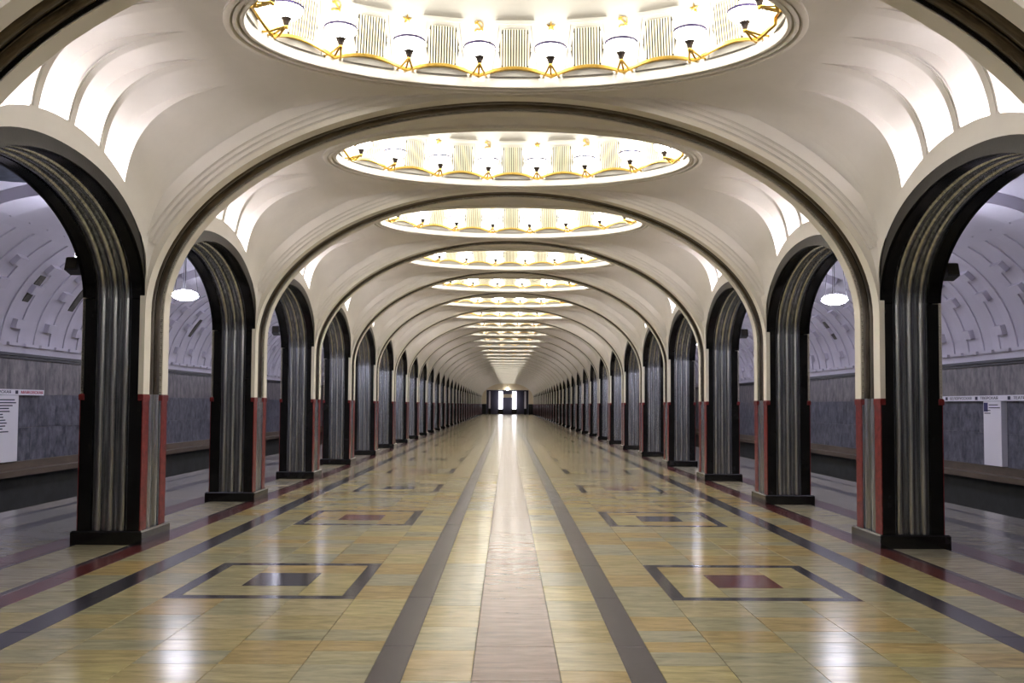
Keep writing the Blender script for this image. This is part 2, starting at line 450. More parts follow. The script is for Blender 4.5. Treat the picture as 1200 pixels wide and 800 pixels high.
for nm, sx, sy in (('e0', -1, -1), ('e1', 1, -1), ('e2', -1, 1), ('e3', 1, 1)):
    b = MB(); x0, x1 = sorted((sx*PX, sx*(PX-EDGE))); y0, y1 = sorted((sy*PY, sy*(PY-.1)))
    b.box(x0, x1, y0, y1, PLH, IN_S-.01); COLM[nm] = b.build('stone_edge', 'black')
for nm, sx, sy in (('r0', -1, -1), ('r1', -1, 1), ('r2', 1, -1), ('r3', 1, 1)):
    b = MB(); x0, x1 = sorted((sx*(PX-.002), sx*(PX+.009))); y0, y1 = sorted((sy*PY, sy*SW))
    b.box(x0, x1, y0, y1, PLH, RED_H-.07); COLM[nm] = b.build('red_marble_strip', 'red')
    b = MB(); x0, x1 = sorted((sx*(PX-.045), sx*(PX+.018))); y0, y1 = sorted((sy*(PY+.014), sy*(SW-.004)))
    b.bevbox(x0, x1, y0, y1, RED_H-.075, RED_H, .012); COLM[nm+'c'] = b.build('red_cap', 'red')
    if sx > 0:
        b = MB(); x0, x1 = sorted((PX-.03, PX+.004)); y0, y1 = sorted((sy*PY, sy*SW)); b.box(x0, x1, y0, y1, RED_H, 4.4); COLM[nm+'w'] = b.build('white_strip', 'strip')
def make_column():
    t = obj('column', None)
    obj('plinth', COLM['plinth'], t); obj('core', COLM['core'], t)
    for q in ('fl_n', 'fl_f', 'fl_i', 'fl_o'): obj('fluted_panel', COLM[q], t)
    for q in ('e0', 'e1', 'e2', 'e3'): obj('stone_edge', COLM[q], t)
    for q in ('r0', 'r1', 'r2', 'r3'):
        r = obj('red_marble_strip', COLM[q], t); obj('red_cap', COLM[q+'c'], r)
    for q in ('r2', 'r3'): obj('white_strip', COLM[q+'w'], t)
    return t
col0 = make_column(); first = True
for i in range(0, NB+1):
    for s, side in ((-1, 'left'), (1, 'right')):
        c = col0 if first else copy_tree(col0); first = False
        # the hall side of the column is its local -x
        c.location = (s*PCX, rib_y(i), 0); c.rotation_euler = (0, 0, math.pi if s < 0 else 0)
        lab = 'dark fluted steel column with red marble strips, %s in the %s row' % (ORD[i-1], side) if i else 'dark fluted column beside the viewer on the %s, outside the frame' % side
        tag(c, lab, 'column', 'columns along the hall')

# ------------------------------------------------------------------ long arches between columns
def sweep_arch(path, prof, m, name, smooth=50):
    b = MB(); b.grid([[(a, p[0]+n[0]*q, p[1]+n[1]*q) for a, q in prof] for p, n in path])
    return b.build(name, m, smooth)
A_STEEL = sweep_arch(ARCH_IN, fl3, 'steel', 'fluted_soffit')
A_E0 = sweep_arch(ARCH_IN, [(-PX, -.08), (-PX, 0), (-PX+EDGE, 0), (-PX+EDGE, -.06)], 'black', 'soffit_edge')
A_E1 = sweep_arch(ARCH_IN, [(PX-EDGE, -.06), (PX-EDGE, 0), (PX, 0), (PX, -.08)], 'black', 'soffit_edge')
def make_archivolt(sx):
    b = MB(); rows = []
    for i in range(41):
        t = math.pi*(1-i/40); z = HS*math.cos(t); (p, n) = ARCH_IN[i]
        h = extr(z)
        pr = PX+.004+.018*math.sin(t)
        rows.append([(sx*(PX-.03), p[0], p[1]), (sx*pr, p[0], p[1]), (sx*pr, z, max(h, p[1]+.002)), (sx*(PX-.03), z, max(h, p[1]+.002))])
    b.grid(rows, flip=sx < 0); return b.build('archivolt', 'archblack', 40)
A_V0, A_V1 = make_archivolt(-1), make_archivolt(1)
for k in range(0, NB):
    for s, side in ((-1, 'left'), (1, 'right')):
        t = obj('arcade_arch', None, None, (s*PCX, bay_y(k), 0))
        tag(t, 'black stone and fluted steel arch over the %s opening on the %s side' % (ORD[k], side), 'arch', 'arcade arches between the columns')
        obj('fluted_soffit', A_STEEL, t); obj('soffit_edge', A_E0, t); obj('soffit_edge', A_E1, t)
        obj('archivolt', A_V0, t); obj('archivolt', A_V1, t)

# ------------------------------------------------------------------ domes
def loft(profs, m, name, smooth=40, flip=False):
    b = MB(); b.grid([[ring_pt(t, o, z)[0] for t in RT] for o, z in profs], wrap=True, flip=flip)
    return b.build(name, m, smooth)
D_RING = loft([(-.01, .03), (-.01, -.03), (.012, -.04), (.045, -.04), (.055, -.02), (.055, .0), (.072, .0), (.072, -.022), (.082, -.03), (.112, -.03), (.122, -.01), (.122, .012), (.138, .012), (.138, -.01), (.15, -.018), (.18, -.018), (.19, .0), (.19, .10)], 'strip', 'ring_moulding', 40, True)
drum = [(drum_off(s), .08+s) for s in np.linspace(0, 1.5, 14)]
def make_drum():
    b = MB(); b.grid([[ring_pt(t, o, z)[0] for t in RT] for o, z in drum], wrap=True, flip=True)
    top = [ring_pt(t, drum[-1][0], drum[-1][1])[0] for t in RT]
    n = len(b.V); mid = [(x*.5, y*.5, z+.22) for x, y, z in top]
    b.grid([top, mid], wrap=True, flip=True); b.add(mid+[(0, 0, drum[-1][1]+.3)], [(i, len(mid), (i+1) % len(mid)) for i in range(len(mid))][::1])
    return b.build('drum', 'dome', 50)
D_DRUM = make_drum()
LAMP_T = [float(t) for t in ell_eq(16, phase=.5)]
MID_T = [float(t) for t in ell_eq(16, phase=0.)]
def make_garland():
    """bronze ribbon that rises in an arc between neighbouring lamps"""
    b = MB(); T = ell_eq(16*12, phase=6)   # phase 6 steps = half a lamp spacing
    n = len(T); rows = []
    for i in range(n):
        u = (i % 12)/12; z = .085+.095*math.sin(math.pi*u)
        p, d = ring_pt(float(T[i]), drum_off(.05)+.05, z)
        q = (p[0]+d[0]*.03, p[1]+d[1]*.03)
        rows.append([(p[0], p[1], z-.020), (q[0], q[1], z-.015), (q[0], q[1], z+.015), (p[0], p[1], z+.020)])
    b.grid(rows+[rows[0]], wrap=True); return b.build('bronze_garland', 'gold', 50)
D_GARLAND = make_garland()
def frame_at(t, s, lift=0.):
    p, d = ring_pt(t, drum_off(s), .08+s); e = 1e-3
    p2, _ = ring_pt(t, drum_off(s+e), .08+s+e)
    up = (Vector(p2)-Vector(p)).normalized(); tan = Vector((d[1], -d[0], 0))
    nrm = tan.cross(up); 
    if nrm.dot(Vector((d[0], d[1], 0))) < 0: nrm.negate(); tan.negate()
    o = Vector(p)+nrm*lift
    return Matrix(((tan.x, nrm.x, up.x, o.x), (tan.y, nrm.y, up.y, o.y), (tan.z, nrm.z, up.z, o.z), (0, 0, 0, 1)))
def make_gpanel():
    b = MB(); hb, ht, z0, z1, f, bk = .29, .20, .02, .60, .028, -.09
    V = [(-hb, bk, z0), (hb, bk, z0), (ht, bk, z1), (-ht, bk, z1), (-hb, f, z0), (hb, f, z0), (ht, f, z1), (-ht, f, z1)]
    b.add(V, [(4, 7, 6, 5), (0, 4, 5, 1), (1, 5, 6, 2), (2, 6, 7, 3), (3, 7, 4, 0)])
    for s in (-1, 1):                              # raised edges of the tapered panel
        P = [[(s*hb, f-.005, z0), (s*hb, f+.012, z0), (s*(hb-.02), f+.012, z0), (s*(hb-.02), f-.005, z0)], [(s*ht, f-.005, z1), (s*ht, f+.012, z1), (s*(ht-.02), f+.012, z1), (s*(ht-.02), f-.005, z1)]]
        b.grid(P, flip=s < 0)
    b.box(-ht-.03, ht+.03, f-.03, f+.035, z1-.015, z1+.025)
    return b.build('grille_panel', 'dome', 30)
G_PANEL = make_gpanel()
def hexw(v):                                       # half width of the six-sided grille at height fraction v
    return .145+.045*(1-abs(2*v-1))
def make_gback():
    b = MB(); z0, z1, f = .09, .53, .034
    P = [(-hexw(0), f, z0), (-hexw(.5), f, (z0+z1)/2), (-hexw(1), f, z1), (hexw(1), f, z1), (hexw(.5), f, (z0+z1)/2), (hexw(0), f, z0)]
    Q = [(x, f-.03, z) for x, _, z in P]
    b.add(P+Q, [tuple(range(6))]+[(i, i+6, (i+1) % 6+6, (i+1) % 6) for i in range(6)]); return b.build('grille_shade_plate', 'grille_dark')  # flat plate coloured dark for the shaded hollow behind the slats
G_BACK = make_gback()
def make_slats():
    b = MB(); z0, z1 = .09, .53; zc = (z0+z1)/2; n = 13
    for i in range(n):
        x = -.186+.372*i/(n-1); w_ = .0085
        h = 1. if abs(x) < .145 else 1-(abs(x)-.145)/.045
        if h < .08: h = .08
        b.box(x-w_, x+w_, .036, .048, zc-(zc-z0)*h, zc+(z1-zc)*h)
    return b.build('grille_slats', 'slat')
G_SLATS = make_slats()
def extrude(P, f0, f1, name, m):
    n = len(P); b = MB(); b.add([(x, f1, z) for x, z in P]+[(x, f0, z) for x, z in P], [tuple(range(n))[::-1]]+[(i, (i+1) % n, (i+1) % n+n, i+n) for i in range(n)]); return b
def make_star():
    P = [((.055 if i % 2 == 0 else .023)*math.sin(math.pi*i/5), (.055 if i % 2 == 0 else .023)*math.cos(math.pi*i/5)) for i in range(10)]
    V = [(0, .028, 0)]+[(x, .012, z) for x, z in P]+[(x, -.01, z) for x, z in P]
    F = [(0, 1+(i+1) % 10, 1+i) for i in range(10)]+[(1+i, 1+(i+1) % 10, 11+(i+1) % 10, 11+i) for i in range(10)]
    b = MB(); b.add(V, F); return b.build('star_emblem', 'gold')
def make_hs():
    P = []
    for i in range(13):
        a = R(-130+255*i/12); P.append((.05*math.cos(a), .05*math.sin(a)))
    for i in range(13):
        a = R(125-255*i/12); r = .034+.014*abs(i-6)/6; P.append((.008+r*math.cos(a)*.95, .002+r*math.sin(a)*.95))
    b = extrude(P, -.01, .016, '', '')
    def bar(x0, z0, x1, z1, w_):
        d = Vector((x1-x0, z1-z0)).normalized(); n = Vector((-d.y, d.x))*w_
        c = extrude([(x0+n.x, z0+n.y), (x1+n.x, z1+n.y), (x1-n.x, z1-n.y), (x0-n.x, z0-n.y)], -.01, .02, '', ''); b.add(c.V, c.F)
    bar(-.03, .035, .045, -.05, .007); bar(-.048, .02, -.012, .048, .011); bar(-.03, -.045, -.05, -.06, .008)
    return b.build('hammer_and_sickle_emblem', 'gold')
STAR, HSE = make_star(), make_hs()
G_FRAMES = [frame_at(t, 0.02, 0) for t in MID_T]
# tilt each panel to the chord of the wall
def chord_frame(t, s0, s1):
    p, d = ring_pt(t, drum_off(s0), .08+s0); p2, _ = ring_pt(t, drum_off(s1), .08+s1)
    up = (Vector(p2)-Vector(p)).normalized(); tan = Vector((d[1], -d[0], 0)); nrm = up.cross(tan)
    if nrm.dot(Vector((d[0], d[1], 0))) < 0: tan.negate(); nrm = up.cross(tan)
    o = Vector(p)
    return Matrix(((tan.x, nrm.x, up.x, o.x), (tan.y, nrm.y, up.y, o.y), (tan.z, nrm.z, up.z, o.z), (0, 0, 0, 1)))
G_FRAMES = [chord_frame(t, .0, .6) for t in MID_T]
E_FRAMES = [frame_at(t, .56, .004) for t in LAMP_T]
for k in range(-2, NB+1):
    t = obj('dome', None, None, (0, bay_y(k), HRING))
    lab = 'oval white ceiling dome ringed with bowl lamps, %s in view' % ORD[k] if k >= 0 else ('oval white ceiling dome overhead out of the frame' if k == -1 else 'oval white ceiling dome behind the viewer')
    tag(t, lab, 'dome', 'oval domes along the vault')
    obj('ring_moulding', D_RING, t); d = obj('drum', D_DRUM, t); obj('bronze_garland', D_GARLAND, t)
    if k < 0 or k > 16: continue
    for j in range(16):
        far = math.sin(MID_T[j]) > -.25
        if k > 3 and not far: continue
        g = obj('grille_panel', G_PANEL, t, mw=G_FRAMES[j])
        obj('grille_shade_plate', G_BACK, g); obj('grille_slats', G_SLATS, g)
    if k <= 4:
        for j in range(16):
            if math.sin(LAMP_T[j]) < -.4 and k > 1: continue
            obj('star_emblem' if j % 2 else 'hammer_and_sickle_emblem', STAR if j % 2 else HSE, t, mw=E_FRAMES[j])

# ------------------------------------------------------------------ bowl lamps on the dome rims
LX = .235
def bowl_mesh(n=20):
    b = MB(); b.lathe([(.045, .125), (.085, .135), (.125, .160), (.155, .195), (.170, .232), (.168, .24), (.13, .262), (.07, .274), (.0001, .278)], n, (LX, 0, 0)); return b
def rim_mesh(n=20):
    b = MB(); b.lathe([(.170, .220), (.180, .224), (.180, .242), (.172, .247), (.168, .236), (.170, .220)], n, (LX, 0, 0)); return b
def stem_mesh(n=12):
    b = MB(); b.lathe([(.020, .045), (.026, .06), (.030, .085), (.046, .118), (.058, .128), (.058, .138), (.03, .142)], n, (LX, 0, 0)); return b
def legs_mesh():
    b = MB()
    b.lathe([(.001, .02), (.022, .03), (.026, .045), (.018, .06), (.001, .062)], 10, (LX, 0, 0))
    for dy in (-.085, 0, .085):
        pts = [(LX-.01, dy*.1, .05), (LX*.7, dy*.35, .03), (LX*.4, dy*.7, .005), (.02, dy, .0), (-.02, dy*1.05, .012)]
        b.tube(pts, [.013, .013, .012, .012, .014], 6)
    return b
LM = dict(bowl=bowl_mesh().build('bowl', 'bowl', 60), rim=rim_mesh().build('rim', 'rim', 40), stem=stem_mesh().build('stem', 'bronze', 40), bracket=legs_mesh().build('bracket', 'gold', 40))
fb = MB()
for src, mi in ((bowl_mesh(10), 0), (stem_mesh(6), 1), (legs_mesh(), 2)):
    fb.add(src.V, src.F); fb.mi[-len(src.F):] = [mi]*len(src.F)
LAMP_FAR = fb.build('bowl_lamp', ['bowl', 'bronze', 'gold'], 60)
LAMP_XF = []
for t in LAMP_T:
    p, d = ring_pt(t, drum_off(.03), .10); LAMP_XF.append((p, math.atan2(d[1], d[0])))
def make_lamp():
    t = obj('bowl_lamp', None)
    bo = obj('bowl', LM['bowl'], t); obj('rim', LM['rim'], bo); obj('stem', LM['stem'], t); obj('bracket', LM['bracket'], t)
    return t
lamp0 = None
farm = MB()
order_far = sorted([j for j in range(16) if math.sin(LAMP_T[j]) > -.3], key=lambda j: LAMP_XF[j][0][0])
CNT = ['first', 'second', 'third', 'fourth', 'fifth', 'sixth', 'seventh', 'eighth', 'ninth', 'tenth']
front_far = sorted([j for j in range(16) if math.sin(LAMP_T[j]) > 0], key=lambda j: LAMP_XF[j][0][0])
front_near = sorted([j for j in range(16) if math.sin(LAMP_T[j]) <= 0], key=lambda j: LAMP_XF[j][0][0])
for k in range(-1, NB+1):
    for j in range(16):
        if k > 6 and j not in front_far: continue
        p, a = LAMP_XF[j]; loc = (p[0], bay_y(k)+p[1], HRING+p[2])
        if k >= 24:
            mw = Matrix.Translation(loc) @ Matrix.Rotation(a, 4, 'Z')
            src = fb; bse = len(farm.V)
            farm.V += [tuple(mw @ Vector(v)) for v in src.V]; farm.F += [tuple(i+bse for i in f) for f in src.F]; farm.mi += src.mi
            continue
        if k < 6:
            o = make_lamp() if lamp0 is None else copy_tree(lamp0)
            lamp0 = lamp0 or o
        else: o = obj('bowl_lamp', LAMP_FAR)
        o.location = loc; o.rotation_euler = (0, 0, a)
        which = ('far', front_far) if j in front_far else ('near', front_near)
        dome = '%s dome' % ORD[k] if k >= 0 else 'dome overhead'
        tag(o, 'white bowl lamp on the %s rim of the %s, %s from the left' % (which[0], dome, CNT[which[1].index(j)]), 'lamp', 'bowl lamps round the domes')
fo = obj('bowl_lamps_far', farm.build('bowl_lamps_far', ['bowl', 'bronze', 'gold'], 60)); fo['kind'] = 'stuff'
tag(fo, 'tiny glowing bowl lamps of the farthest domes near the end wall', 'lamps')

# ------------------------------------------------------------------ floor
floor = obj('floor', None); struct(floor, 'polished cream marble floor with dark and red bands')
b = MB(); b.box(-7.6, 7.6, -8, END_Y+2, -.15, -.006); obj('floor_bed', b.build('floor_bed', 'grout'), floor)
pieces = {}   # name -> list of (x0,x1,y0,y1,material)
def piece(name, m, x0, x1, y0, y1): pieces.setdefault((name, m), []).append((min(x0, x1), max(x0, x1), y0, y1))
def rows_of(y0, lens):
    out = []; y = y0
    for l in lens: out.append((y, y+l)); y += l
    return out
INL = 1.63; FR = .125; QC = 2.165
GAPROWS = [.57, .42, .30, .249, .30, .42, .568]
for k in range(-3, NB+1):
    yc = bay_y(k)-.08; y0 = yc-L/2; yi0, yi1 = yc-INL/2, yc+INL/2
    gap = rows_of(yi1-L, GAPROWS)                         # the rows before this bay's inlay
    for (a, c) in rows_of(y0, [.78, .72, .76, .74, .717, .74]): piece('pink_tile', 'pink', -.27, .27, a, c)
    for s in (-1, 1):
        for (a, c) in rows_of(y0+.1*s, [.62, .66, .60, .64, .66, .637, .64]): piece('floor_tile', 'cream', s*.27, s*.69, a, c)
        for (a, c) in rows_of(y0, [1.49, 1.48, 1.487]): piece('dark_strip_slab', 'dark', s*.69, s*.90, a, c)
        for (a, c) in rows_of(y0+.3, [1.12, 1.11, 1.11, 1.117]): piece('dark_strip_slab', 'dark', s*3.43, s*3.67, a, c)
        for q, (x0, x1) in enumerate(((.90, 1.35), (1.35, 1.893), (1.893, 2.437), (2.437, 2.98), (2.98, 3.43))):
            off = yi1-L
            for (a, c) in rows_of(off, [INL*0+g for g in GAPROWS]):
                a2, c2 = a, c
                piece('floor_tile', 'cream', s*x0, s*x1, a2, c2)
            if q in (0, 4):
                for (a, c) in rows_of(yi0, [.55, .53, .55]): piece('floor_tile', 'cream', s*x0, s*x1, a, c)
        # inlay: dark frame, pinwheel of four cream slabs, centre square
        xa, xb = QC-INL/2, QC+INL/2
        piece('inlay_bar', 'inlaydark', s*xa, s*xb, yi0, yi0+FR); piece('inlay_bar', 'inlaydark', s*xa, s*xb, yi1-FR, yi1)
        piece('inlay_bar', 'inlaydark', s*xa, s*(xa+FR), yi0+FR, yi1-FR); piece('inlay_bar', 'inlaydark', s*(xb-FR), s*xb, yi0+FR, yi1-FR)
        C = .30; ix0, ix1, iy0, iy1 = xa+FR, xb-FR, yi0+FR, yi1-FR
        piece('floor_tile', 'cream', s*(QC-C), s*ix1, iy0, yc-C); piece('floor_tile', 'cream', s*ix0, s*(QC-C), iy0, yc+C)
        piece('floor_tile', 'cream', s*ix0, s*(QC+C), yc+C, iy1); piece('floor_tile', 'cream', s*(QC+C), s*ix1, yc-C, iy1)
        isred = (k % 2 == 0) == (s > 0)
        piece('inlay_square', 'inlayred' if isred else 'inlaydark', s*(QC-C), s*(QC+C), yc-C, yc+C)
        for (a, c) in rows_of(y0+.15, [.74, .75, .74, .74, .74, .747]): piece('floor_tile', 'cream', s*3.67, s*4.11, a, c)
        for (a, c) in rows_of(y0, [1.1, 1.12, 1.11, 1.127]): piece('red_band_slab', 'redband', s*4.11, s*4.36, a, c); piece('dark_line_slab', 'inlaydark', s*4.36, s*4.44, a, c)
        for (a, c) in rows_of(y0, [.89, .89, .90, .89, .887]): piece('aisle_tile', 'palelight', s*4.44, s*5.05, a, c)
        for (a, c) in rows_of(y0, [1.48, 1.49, 1.487]):
            piece('red_band_slab', 'redband', s*5.12, s*5.42, a, c); piece('dark_line_slab', 'inlaydark', s*5.05, s*5.12, a, c)
            piece('aisle_tile', 'pale', s*5.42, s*5.90, a, c); piece('dark_strip_slab', 'dark', s*6.30, s*6.58, a, c); piece('aisle_tile', 'pale', s*5.90, s*6.30, a, c)
            piece('aisle_tile', 'pale', s*6.58, s*7.08, a, c); piece('dark_strip_slab', 'dark', s*7.08, s*7.22, a, c); piece('platform_edge_slab', 'pale', s*7.22, s*7.6, a, c)
g = .0022; cache = {}; used = {}
for (name, m), lst in pieces.items():
    lst = [q for q in lst if q[3] < END_Y+.3]
    vis = [q for q in lst if q[3] > 4.9]
    vis.sort(key=lambda q: q[2]+abs(q[0]+q[1])*.15)
    quota = 300-used.get(name, 0)
    single = vis[:max(0, quota)]; used[name] = used.get(name, 0)+len(single); ss = set(single)
    for (x0, x1, y0, y1) in single:
        key = (round(x1-x0, 3), round(y1-y0, 3), m)
        if key not in cache:
            bb = MB(); hx, hy = key[0]/2-g, key[1]/2-g; bb.bevbox(-hx, hx, -hy, hy, -.03, 0, .0015); cache[key] = bb.build(name, m)
        obj(name, cache[key], floor, ((x0+x1)/2, (y0+y1)/2, random.uniform(-.0006, .0)))
    rest = [q for q in lst if q not in ss]
    if rest:
        bb = MB()
        for (x0, x1, y0, y1) in rest: bb.box(x0+g, x1-g, y0+g, y1-g, -.03, 0)
        o = obj(name+'s_beyond', bb.build(name+'s_beyond', m), floor); o['kind'] = 'stuff'

# ------------------------------------------------------------------ platforms: track trench, track walls, aisle vaults
WX = 10.9; YA, YB = -6, END_Y+2
AC, AA, AB, ASP = 7.7, WX-7.7, 2.75, 2.72       # aisle vault: centre, half width, rise, spring
def aisle_pt(t, off=0.):                         # t: 0 at the track wall, pi/2 at the crown
    c, s_ = math.cos(t), math.sin(t); return (AC+(AA-off)*c, ASP+(AB-off)*s_)
WORDS = {1: [(22.0, '◄ ДИНАМО', 'ink'), (21.1, '◄ БЕЛОРУССКАЯ', 'ink'), (19.75, '◄ ТВЕРСКАЯ', 'ink'), (18.45, '◄ ТЕАТРАЛЬНАЯ', 'ink')],
         -1: [(18.0, '◄ ТВЕРСКАЯ', 'ink'), (19.1, '◄ МАЯКОВСКАЯ', 'redink')]}
def text_obj(name, body, size, m, parent, mw, wide=None):
    cu = bpy.data.curves.new(name, 'FONT'); cu.body = body; cu.size = size; cu.extrude = .002
    o = bpy.data.objects.new(name, cu); COL.objects.link(o)
    dg = bpy.context.evaluated_depsgraph_get(); me = bpy.data.meshes.new_from_object(o.evaluated_get(dg))
    bpy.data.objects.remove(o)
    xs = [v.co.x for v in me.vertices] or [0, 1]
    if wide: me.transform(Matrix.Scale(wide/max(.001, max(xs)-min(xs)), 4, (1, 0, 0)))
    me.materials.clear(); me.materials.append(M[m])
    return obj(name, me, parent, mw=mw)
for s, side in ((-1, 'left'), (1, 'right')):
    def X(*q): return sorted(s*v for v in q)
    wl = obj('wall_'+side, None); struct(wl, 'blue-grey marble track wall beyond the %s platform' % side)
    b = MB(); b.box(*X(WX+.03, WX+.3), YA, YB, -1.3, ASP+.1); obj('wall_core', b.build('wall_core', 'greymarble'), wl)
    b = MB(); b.box(*X(7.6, WX), YA, YB, -1.3, -1.2); b.box(*X(7.55, 7.62), YA, YB, -1.2, -.02); obj('track_bed', b.build('track_bed', 'trench'), wl)
    b = MB(); b.box(*X(WX-.10, WX+.05), YA, YB, -1.2, .05); obj('trench_wall', b.build('trench_wall', 'trench'), wl)
    b = MB(); b.box(*X(WX-.35, WX+.05), YA, YB, .05, .17); b.box(*X(WX-.1, WX+.05), YA, YB, .17, .34); obj('ledge', b.build('ledge', 'ledge'), wl)
    b = MB(); b.box(*X(WX-.10, WX+.05), YA, YB, 2.66, 2.72); b.box(*X(WX-.06, WX+.05), YA, YB, 2.60, 2.645); obj('cornice', b.build('cornice', 'cornice'), wl)
    # marble slabs
    bigs = MB(); sl = {}
    for r_, (z0, z1, m) in enumerate(((.34, 1.08, 'bluemarble'), (1.08, 1.82, 'bluemarble'), (1.82, 2.6, 'greymarble'))):
        y = 15.+.3*r_
        while y < YB-1:
            w_ = .78
            if y < 15+.78*60:
                if m+str(r_) not in sl:
                    bb = MB(); bb.box(*X(-.01, .03), .003, w_-.003, .003, z1-z0-.003); sl[m+str(r_)] = bb.build('marble_slab', m)
                obj('marble_slab', sl[m+str(r_)], wl, (s*WX, y, z0))
            else: bigs.box(*X(WX-.01, WX+.03), y+.003, y+w_-.003, z0+.003, z1-.003, 0 if m == 'bluemarble' else 1)
            y += w_
    o = obj('marble_slabs_beyond', bigs.build('marble_slabs_beyond', ['bluemarble', 'greymarble']), wl); o['kind'] = 'stuff'
    # vault of the aisle
    b = MB(); TS = np.linspace(0, math.pi-.60, 40)
    ys = [YA]+[bay_y(k)-L/2 for k in range(-2, NB+2)]
    P = [[(s*aisle_pt(t)[0], y, aisle_pt(t)[1]) for y in (YA, YB)] for t in TS]
    b.grid(P, flip=s < 0)
    av = obj('aisle_vault', b.build('aisle_vault', 'aisle', 40), ceiling)
    # spandrel wall of the arcade on the platform side
    b = MB()
    zs = list(np.linspace(-HS, HS, 31))
    for k in range(-1, NB+1):
        b.grid([[(s*(AF+PW), bay_y(k)+z, h) for h in (extr(z), 4.2, 5.6)] for z in zs], flip=s > 0)
        if k >= 0 or True: b.grid([[(s*(AF+PW-.02), rib_y(k)+z, h) for h in (2.9, 5.6)] for z in (-HP, HP)], flip=s > 0)
    obj('arcade_wall', b.build('arcade_wall', 'aisle'), ceiling)
    # cast lining: raised uprights, and blocks across every other bay of it
    t0, t1 = .06, .98
    rib_b = MB(); tt = np.linspace(t0, t1, 10)
    pr = [(-.13, .0), (-.13, .03), (.13, .03), (.13, .0)]
    rib_b.grid([[(s*aisle_pt(t, n)[0], a, aisle_pt(t, n)[1]) for a, n in pr] for t in tt], flip=s < 0)
    rib_b.add([(s*aisle_pt(t1, n)[0], a, aisle_pt(t1, n)[1]) for a, n in pr], [(0, 1, 2, 3)]); RIBME = rib_b.build('lining_upright', 'aisle', 30)
    head = MB(); th = np.linspace(t1, t1+.07, 3)
    head.grid([[(s*aisle_pt(t, n)[0], a, aisle_pt(t, n)[1]) for a, n in [(-.325, 0), (-.325, .035), (.325, .035), (.325, 0)]] for t in th], flip=s < 0)
    head.grid([[(s*aisle_pt(t, n)[0], a, aisle_pt(t, n)[1]) for n in (0, .035)] for t, a in ((t1, -.325), (t1, .325))]); HEADME = head.build('lining_header', 'aisle', 30)
    def block(ta, tb, wd, dep):
        bb = MB(); pp = [[(s*aisle_pt(t, dep)[0], a, aisle_pt(t, dep)[1]) for a in (-wd, wd)] for t in (ta, tb)]
        qq = [[(s*aisle_pt(t, -.02)[0], a, aisle_pt(t, -.02)[1]) for a in (-wd, wd)] for t in (ta, tb)]
        V = pp[0]+pp[1]+qq[0]+qq[1]
        bb.add(V, [(0, 1, 3, 2), (0, 4, 5, 1), (2, 3, 7, 6), (0, 2, 6, 4), (1, 5, 7, 3)]); return bb.build('lining_block', 'aisle')
    BLK = [block(ta, ta+.075, .17, .13) for ta in (.20, .50, .70)]; DASH = block(.06, .085, .22, .09)
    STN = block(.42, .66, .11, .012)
    y = 14.6; n = 0
    while y < 70:
        obj('lining_upright', RIBME, av, (0, y, 0)); obj('lining_header', HEADME, av, (0, y+.325, 0))
        obj('lining_block', DASH, av, (0, y+.325, 0))
        if n % 2 == 0:
            for q in BLK: obj('lining_block', q, av, (0, y+.325, 0))
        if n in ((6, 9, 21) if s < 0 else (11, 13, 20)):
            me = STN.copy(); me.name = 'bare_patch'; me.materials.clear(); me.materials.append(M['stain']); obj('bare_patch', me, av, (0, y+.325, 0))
        y += .65; n += 1
    if s < 0:                                     # dark patch on the vault before the beam
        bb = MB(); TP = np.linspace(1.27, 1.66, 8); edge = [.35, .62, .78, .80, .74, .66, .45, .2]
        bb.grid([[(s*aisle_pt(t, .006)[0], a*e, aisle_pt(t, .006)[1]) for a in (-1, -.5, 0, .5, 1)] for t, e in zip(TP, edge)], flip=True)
        obj('dark_patch', bb.build('dark_patch', 'darkplaster', 40), av, (0, 13.95, 0))
    # transverse beams of the aisle every second column row
    for i in (0, 2, 4, 6, 8, 10):
        b = MB(); P = []
        TB = np.linspace(1.12, math.pi-.62, 20)
        prof = [(-.36, -.05), (-.36, .22), (.36, .22), (.36, -.05)]
        b.grid([[(s*aisle_pt(t, n_)[0], a, aisle_pt(t, n_)[1]) for a, n_ in prof] for t in TB], flip=s < 0)
        obj('aisle_beam', b.build('aisle_beam', 'aisle', 30), ceiling, (0, rib_y(i)+.2, 0))
    # station name strip and notice box on the track wall
    ya, yb = (16.9, 22.6) if s > 0 else (15.5, 20.05)
    sg = obj('sign_strip', None, None, (0, 0, 0))
    tag(sg, 'long white station list strip with dark lettering on the right track wall' if s > 0 else 'long white station list strip with one red name on the left track wall', 'sign')
    b = MB(); b.box(*X(WX-.10, WX-.02), ya, yb, 1.80, 1.925); obj('board', b.build('board', 'signwhite'), sg)
    for (yy, wd, ink) in WORDS[s]:
        body = wd.replace('◄ ', '')
        mw = Matrix(((0, 0, -s, s*(WX-.103)), (-s, 0, 0, yy), (0, 1, 0, 1.835), (0, 0, 0, 1)))
        text_obj('lettering', body, .085, ink, sg, mw, wide=.088*len(body))
        bb = MB(); a = yy+s*.16; bb.box(*X(WX-.104, WX-.10), a-.05, a+.05, 1.825, 1.90); obj('square_mark', bb.build('square_mark', 'ink'), sg)
    bx = obj('notice_box', None)
    tag(bx, 'tall white box with a short blue heading under the right wall strip' if s > 0 else 'tall white box with many blue text lines under the left wall strip', 'notice board')
    y0, y1 = (18.85, 19.55) if s > 0 else (17.75, 18.95)
    b = MB(); b.box(*X(WX-.14, WX-.01), y0, y1, .36, 1.79); obj('box', b.build('box', 'signwhite'), bx)
    fx = WX-.143
    b = MB(); q0 = y1-.02 if s > 0 else y0+.02; q1 = y1-.17 if s > 0 else y0+.42
    q0, q1 = ((y1-.18, y1-.02) if s > 0 else (y1-.98, y1-.74))
